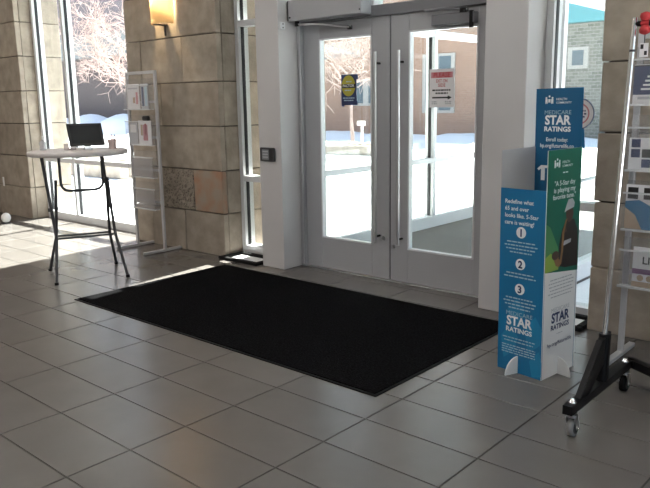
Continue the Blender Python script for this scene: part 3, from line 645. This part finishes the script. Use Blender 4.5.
bars((0, F, 0), X_, Z_, [(0, h*.43, .17), (0, h*.35, .11)], INKK, o, .012)
flat([(-.085, h*.235), (.055, h*.235), (.055, h*.20), (.092, h*.255), (.055, h*.31), (.055, h*.275), (-.085, h*.275)], .0002, INKK, 'arrow')
bars((0, F, 0), X_, Z_, [(-.065, h*.13, .05), (.06, h*.13, .06), (-.065, h*.08, .05), (.06, h*.08, .05)], INKG, o, .010)
o = empty('window_decal', (1.858, YF+.0505, 1.30)); tag(o, 'round white badge decal with blue ribbon on the right sidelight', 'decal')
F = 0
flat(circ(0, .10, .105), .0, NAVY, 'ring'); flat(circ(0, .10, .098), .0003, PAPER, 'disc'); flat(circ(0, .10, .072), .0006, PINK, 'inner_ring'); flat(circ(0, .10, .062), .0009, PAPER, 'centre')
bars((0, -.0012, .07), X_, Z_, [(0, .045, .09), (0, .025, .10), (0, .005, .08)], NAVY, o, .010)
flat([(.0, -.15), (.03, -.12), (.055, -.15), (.04, .0), (.0, .0)], .0, BLUE, 'ribbon'); flat([(-.055, -.15), (-.03, -.12), (0, -.15), (0, .0), (-.04, .0)], .0, BLUE, 'ribbon')

# ------------------------------------------------------------------ cardboard display kiosk
FL, CC, RR = Vector((1.985, 2.245, 0)), Vector((2.271, 2.198, 0)), Vector((2.316, 2.520, 0))
BL = FL+RR-CC
ko = empty('display_kiosk', CC); tag(ko, 'square cardboard display tower in blue, green and white with printed lettering', 'display')
inv = Matrix.Translation(-CC); UP = Vector((0,0,1))
def kid(o): o.matrix_parent_inverse = inv; return o
T = .004
def panel(nm, a, b, h, m, z0=0):
    d = b-a; xd = d.normalized(); nd = xd.cross(UP)
    return kid(MB().prism([(0, z0), (d.length, z0), (d.length, h), (0, h)], a-nd*T, xd, UP, T).build(nm, m, ko)), xd, nd, d.length
pa, xa, na, wa = panel('front_panel', FL, CC, 1.035, BLUE)
pb, xb, nb, wb_ = panel('side_panel', CC, RR, 1.243, WHITE)
pbk, xk, nk, wk = panel('back_panel', BL+ (FL-BL).normalized()*.012, RR+(FL-BL).normalized()*.012, 1.558, BLUE2)
pl_, xl, nl, wl_ = panel('side_panel', BL, FL, 1.238, CARD_SHADED)
# white lining inside the front panel and a shelf closing the top
kid(MB().prism([(.004, 0), (wa-.004, 0), (wa-.004, 1.034), (.004, 1.034)], FL-na*(T+.0012), xa, UP, .001).build('lining', WHITE, ko))
kid(MB().add([(*(p.xy+((FL+RR)/2-p).xy*.03), .985) for p in (FL, CC, RR, BL)]+[(*(p.xy+((FL+RR)/2-p).xy*.03), .982) for p in (FL, CC, RR, BL)], [(0,1,2,3),(7,6,5,4)]).build('inner_shelf', WHITE, ko))
def on(nm, a, xd, nd, poly, m, lift=.0004): return kid(MB().prism(poly, a+nd*lift, xd, UP, .0002).build(nm, m, ko))
def tx(s, size, a, xd, nd, x, z, m, width=None, bold=.02, lift=.0012, align='CENTER', spacing=1.0, name='lettering'):
    return kid(text(s, size, a+xd*x+UP*z+nd*lift, xd, UP, m, ko, align, bold, name, .0002, width, spacing))
def br_(a, xd, nd, rows, m, h=.006, lift=.001): return kid(bars(a+nd*lift, xd, UP, rows, m, ko, h))
def star_ratings(a, xd, nd, x, z, w_, m1, m2):
    tx('MEDICARE', w_*.19, a, xd, nd, x, z+w_*.56, m2, w_, -.003); tx('STAR', w_*.42, a, xd, nd, x, z+w_*.23, m1, w_*.98, .035); tx('RATINGS', w_*.22, a, xd, nd, x, z, m1, w_, .03)
# front: blue panel
for k, (px, pz, s_) in enumerate(((.06, .17, .10), (.22, .24, .11), (.25, .06, .10), (.10, .33, .10))):
    on('leaf_print', FL, xa, na, [(max(.002, min(wa-.002, px+s_*q[0])), max(.002, pz+s_*q[1])) for q in ((-.2, -1), (.5, -.4), (.75, .4), (.2, 1), (-.4, .3))], TEAL)
for k, s_ in enumerate(('Redefine what', '65 and over', 'looks like. 5-Star', 'care is waiting!')): tx(s_, .0315, FL, xa, na, .03, .955-.038*k, INKW, None, .015, align='LEFT')
for k, z in enumerate((.800, .625, .485)):
    on('number_disc', FL, xa, na, circ(.138, z, .031), INKW, .0008); tx(str(k+1), .056, FL, xa, na, .138, z-.020, NAVY, None, .035, .0018)
    br_(FL, xa, na, [(.138, z-.058-.019*q, (.18, .21, .19, .14)[q]) for q in range(4 if k == 0 else 2 if k == 1 else 4)], INKP, .007)
star_ratings(FL, xa, na, .138, .235, .17, INKW, INKP)
br_(FL, xa, na, [(.138, .195-.018*q, (.21, .19)[q % 2]) for q in range(2)]+[(.138, .150-.014*q, .22) for q in range(4)], INKP, .006)
# side: green top, saxophone player, white lower half
on('green_print', CC, xb, nb, [(.0, .60), (wb_, .565), (wb_, 1.243), (0, 1.243)], GREEN, .0003)
on('leaf_print', CC, xb, nb, [(.002, .62), (.14, .61), (.12, .72), (.04, .84), (.002, .86)], GREEN2, .0006); on('leaf_print', CC, xb, nb, [(.002, .60), (.13, .60), (.12, .66), (.05, .70), (.002, .68)], LIME, .0008)
on('torso_print', CC, xb, nb, [(.12, .62), (.13, .74), (.155, .82), (.20, .865), (.27, .86), (.305, .80), (.315, .70), (.32, .595), (.2, .60)], COAT, .0010)
on('face_print', CC, xb, nb, circ(.222, .895, .036, 20, ry=.048), SKIN, .0013)
on('cap_print', CC, xb, nb, [(.168, .905), (.20, .915), (.262, .925), (.268, .95), (.245, .975), (.205, .972), (.188, .945)], INKG, .0016)
on('hand_print', CC, xb, nb, [(.17, .725), (.24, .735), (.245, .755), (.175, .75)], INKG, .0016); on('hand_print', CC, xb, nb, [(.165, .79), (.20, .80), (.19, .825), (.165, .815)], SKIN, .0016)
on('saxophone_print', CC, xb, nb, [(.185, .865), (.20, .87), (.175, .80), (.168, .70), (.155, .63), (.13, .612), (.10, .625), (.075, .67), (.07, .70), (.10, .705), (.125, .69), (.125, .66), (.138, .65), (.15, .70), (.155, .80)], BRASS, .0019)
on('saxophone_bell_print', CC, xb, nb, circ(.094, .682, .034, 18, ry=.024), SKIN, .0022)
for k, s_ in enumerate(('"A 5-Star day', 'is playing my', 'favorite tune."')): tx(s_, .036, CC, xb, nb, .165, 1.055-.036*k, INKW, (.20, .21, .22)[k], .012)
br_(CC, xb, nb, [(.165, 1.118, .05)], INKW, .006)
def logo(a, xd, nd, x, z, s_, m):
    for q in (-1, 0, 1):
        on('logo_print', a, xd, nd, circ(x+q*s_*.32, z+s_*(.52 if q else .66), s_*.10, 12), m, .0008)
        on('logo_print', a, xd, nd, [(x+s_*(q*.30-.11), z+(0 if q else .1*s_)), (x+s_*(q*.30-.03), z+(0 if q else .1*s_)), (x+s_*(q*.30), z+s_*.22), (x+s_*(q*.30+.03), z+(0 if q else .1*s_)), (x+s_*(q*.30+.11), z+(0 if q else .1*s_)), (x+s_*(q*.30+.12), z+s_*.42), (x+s_*(q*.30-.12), z+s_*.42)], m, .0008)
    tx('HEALTH', s_*.30, a, xd, nd, x+s_*.72, z+s_*.30, m, None, .01, align='LEFT'); tx('COMMUNITY', s_*.26, a, xd, nd, x+s_*.72, z, m, None, .01, align='LEFT')
logo(CC, xb, nb, .085, 1.15, .065, INKW)
br_(CC, xb, nb, [(.165, .545-.019*q, (.22, .25, .24, .22, .25, .2)[q]) for q in range(6)], INKG, .006)
star_ratings(CC, xb, nb, .165, .265, .18, NAVY, INKG)
br_(CC, xb, nb, [(.165, .235, .06)], INKG, .004); tx('hp.org/futurelife', .03, CC, xb, nb, .165, .175, NAVY, .24, .01)
# back: tall blue panel
logo(BL+(FL-BL).normalized()*.012, xk, nk, .085, 1.475, .06, INKW)
BA = BL+(FL-BL).normalized()*.012
star_ratings(BA, xk, nk, .14, 1.325, .165, INKW, INKP)
tx('Enroll today:', .030, BA, xk, nk, .14, 1.27, INKW, .135, .01); tx('hp.org/futurelife.co', .030, BA, xk, nk, .14, 1.236, INKW, .21, .01)
on('arrow_print', BA, xk, nk, [(.045, 1.05), (.07, 1.05), (.07, 1.12), (.085, 1.12), (.085, 1.135), (.045, 1.135), (.02, 1.115), (.03, 1.105), (.045, 1.115)], INKW, .0008)
# quarter-round slot-in feet
def foot(base, out, along):
    pl = [(-.012, 0)]+[(.085*math.cos(a), .10*math.sin(a)) for a in [PI/2*k/12 for k in range(13)]]+[(-.012, .10)]
    kid(MB().prism(pl, base-along*.003, out, UP, .006).build('foot_fin', WHITE, ko))
foot(FL+xa*.14, (na*.95-xa*.25), xa); foot(FL+xa*.14-na*.0, na, xa) if False else None
foot(CC+xb*.165, (nb*.95-xb*.1), xb)
foot(RR-xa*.16, -na, xa); foot(BL-xb*.16, -nb, xb)

bpy.context.view_layer.update(); ko.rotation_euler = Matrix.Rotation(-.0125, 3, Vector((-math.sin(YAW), math.cos(YAW), 0))).to_euler()   # the light card tower leans a little

# ------------------------------------------------------------------ garment rack on casters
gk = empty('garment_rack', (2.67, 2.0, 0)); tag(gk, 'chrome garment rack on a black wheeled base at the right edge', 'garment rack')
inv = Matrix.Translation((-2.67, -2.0, 0))
def kg(nm, m, mb, par=None):
    o = mb.build(nm, m, par or gk)
    if not par: o.matrix_parent_inverse = inv
    return o
def bar(p, q, wd, h):
    p, q = Vector(p), Vector(q); d = (q-p).normalized(); s_ = d.cross(UP).normalized()*wd/2; u = UP*h/2
    return MB().add([p-s_-u, p+s_-u, p+s_+u, p-s_+u, q-s_-u, q+s_-u, q+s_+u, q-s_+u], [(3,2,1,0),(4,5,6,7),(0,1,5,4),(1,2,6,5),(2,3,7,6),(3,0,4,7)])
for X, s_ in ((2.66, 1), (4.12, -1)):
    yA, yB = (1.61, 2.40)
    kg('base_bar', BLACKM, bar((X, yA, .145), (X, yB, .145), .045, .042))
    kg('gusset', BLACKM, MB().prism([(1.72, .166), (1.95, .38), (2.06, .40), (2.06, .166), (2.00, .166), (1.99, .26), (1.83, .166)], (X-.014, 0, 0), (0,1,0), (0,0,1), .028))
    kg('socket', BLACKM, bar((X, 2.0, .166), (X, 2.022, .40), .05, .05) if False else MB().tube([(X, 2.005, .166), (X, 2.012, .40)], .026, 12))
    kg('upright', CHROME, MB().tube([(X, 2.012, .36), (X+.022*s_, 2.082, 1.85)], .0125, 16))
    kg('upright_ring', DKGREY, MB().tube([(X+.020*s_, 2.0752, 1.702), (X+.020*s_, 2.0757, 1.712)], .0138, 16))
    for y in (1.665, 2.33):
        c_ = kg('caster', STEEL, MB().disc((X, y, .100), .026, .012, 16).tube([(X, y, .10), (X, y, .124)], .010, 10))
        wz = .042; mb = MB().tube([(X-.013, y+.015, wz), (X+.013, y+.015, wz)], .032, 20)
        MB().tube([(X-.015, y+.015, wz), (X-.0145, y+.015, wz), (X+.0145, y+.015, wz), (X+.015, y+.015, wz)], .0, 20, True, [.030, .0415, .0415, .030]).build('tyre', mat('tyre_grey', (.25, .25, .25), .6) if y < 2 else RUBBER, c_)
        MB().tube([(X-.017, y+.015, wz), (X+.017, y+.015, wz)], .027, 18).build('wheel', BLACKP, c_)
        for q in (-.021, .021): MB().prism([(-.018, .10), (.02, .10), (.024, .035), (.006, .035)], (X+q-.0015, y, 0), (0,1,0), (0,0,1), .003).build('fork', STEEL, c_)
        MB().tube([(X-.024, y+.015, wz), (X+.030, y+.015, wz)], .006, 8).build('axle', CHROME, c_)
        kg('bolt', CHROME, MB().lathe([(.017, 0), (.017, .004), (.011, .006), (.011, .016), (.006, .018)], 12, (X, y, .166)))
kg('cross_bar', BLACKM, bar((2.66, 2.40, .145), (4.12, 1.62, .145), .045, .042))
kg('top_rail', BLACKM, MB().tube([(2.68, 2.081, 1.822), (4.10, 2.081, 1.822)], .012, 12))
rs = empty('red_ribbon', (2.735, 2.052, 1.820)); tag(rs, 'red two-lobed ribbon tied on the garment rack rail', 'ribbon')
REDC = mat('red_cloth', (.45, .03, .035), .7, noise=.15, nscale=30, bump=.4, bscale=50)
for s_ in (-1, 1):
    pts = [(r_*math.sin(PI*q/6), z_*s_) for q, r_, z_ in ((0, 0, .018), (1, .05, .022), (3, .030, .045), (5, .055, .068), (6, 0, .072))]
    MB().lathe([(.004, .006*s_), (.016, .012*s_), (.024, .028*s_), (.020, .042*s_), (.006, .048*s_)], 16).build('lobe', REDC, rs)
MB().tube([(-.014, 0, 0), (.0, -.004, 0), (.014, 0, 0)], .011, 12).build('knot', REDC, rs)
ht = empty('hang_tag', (2.728, 2.08, 1.708)); tag(ht, 'small black and white tag hanging under the red ribbon', 'tag')
MB().tube([(0,0,.098), (0,0,.03)], .002, 6).build('cord', BLACKP, ht); B(-.018, .018, -.002, .002, -.03, .03).build('card', PAPER, ht)
for a in ((-.015, -.002, .005, .025), (.002, .014, -.022, -.004)): B(a[0], a[1], -.0028, -.002, a[2], a[3]).build('print', INKK, ht)
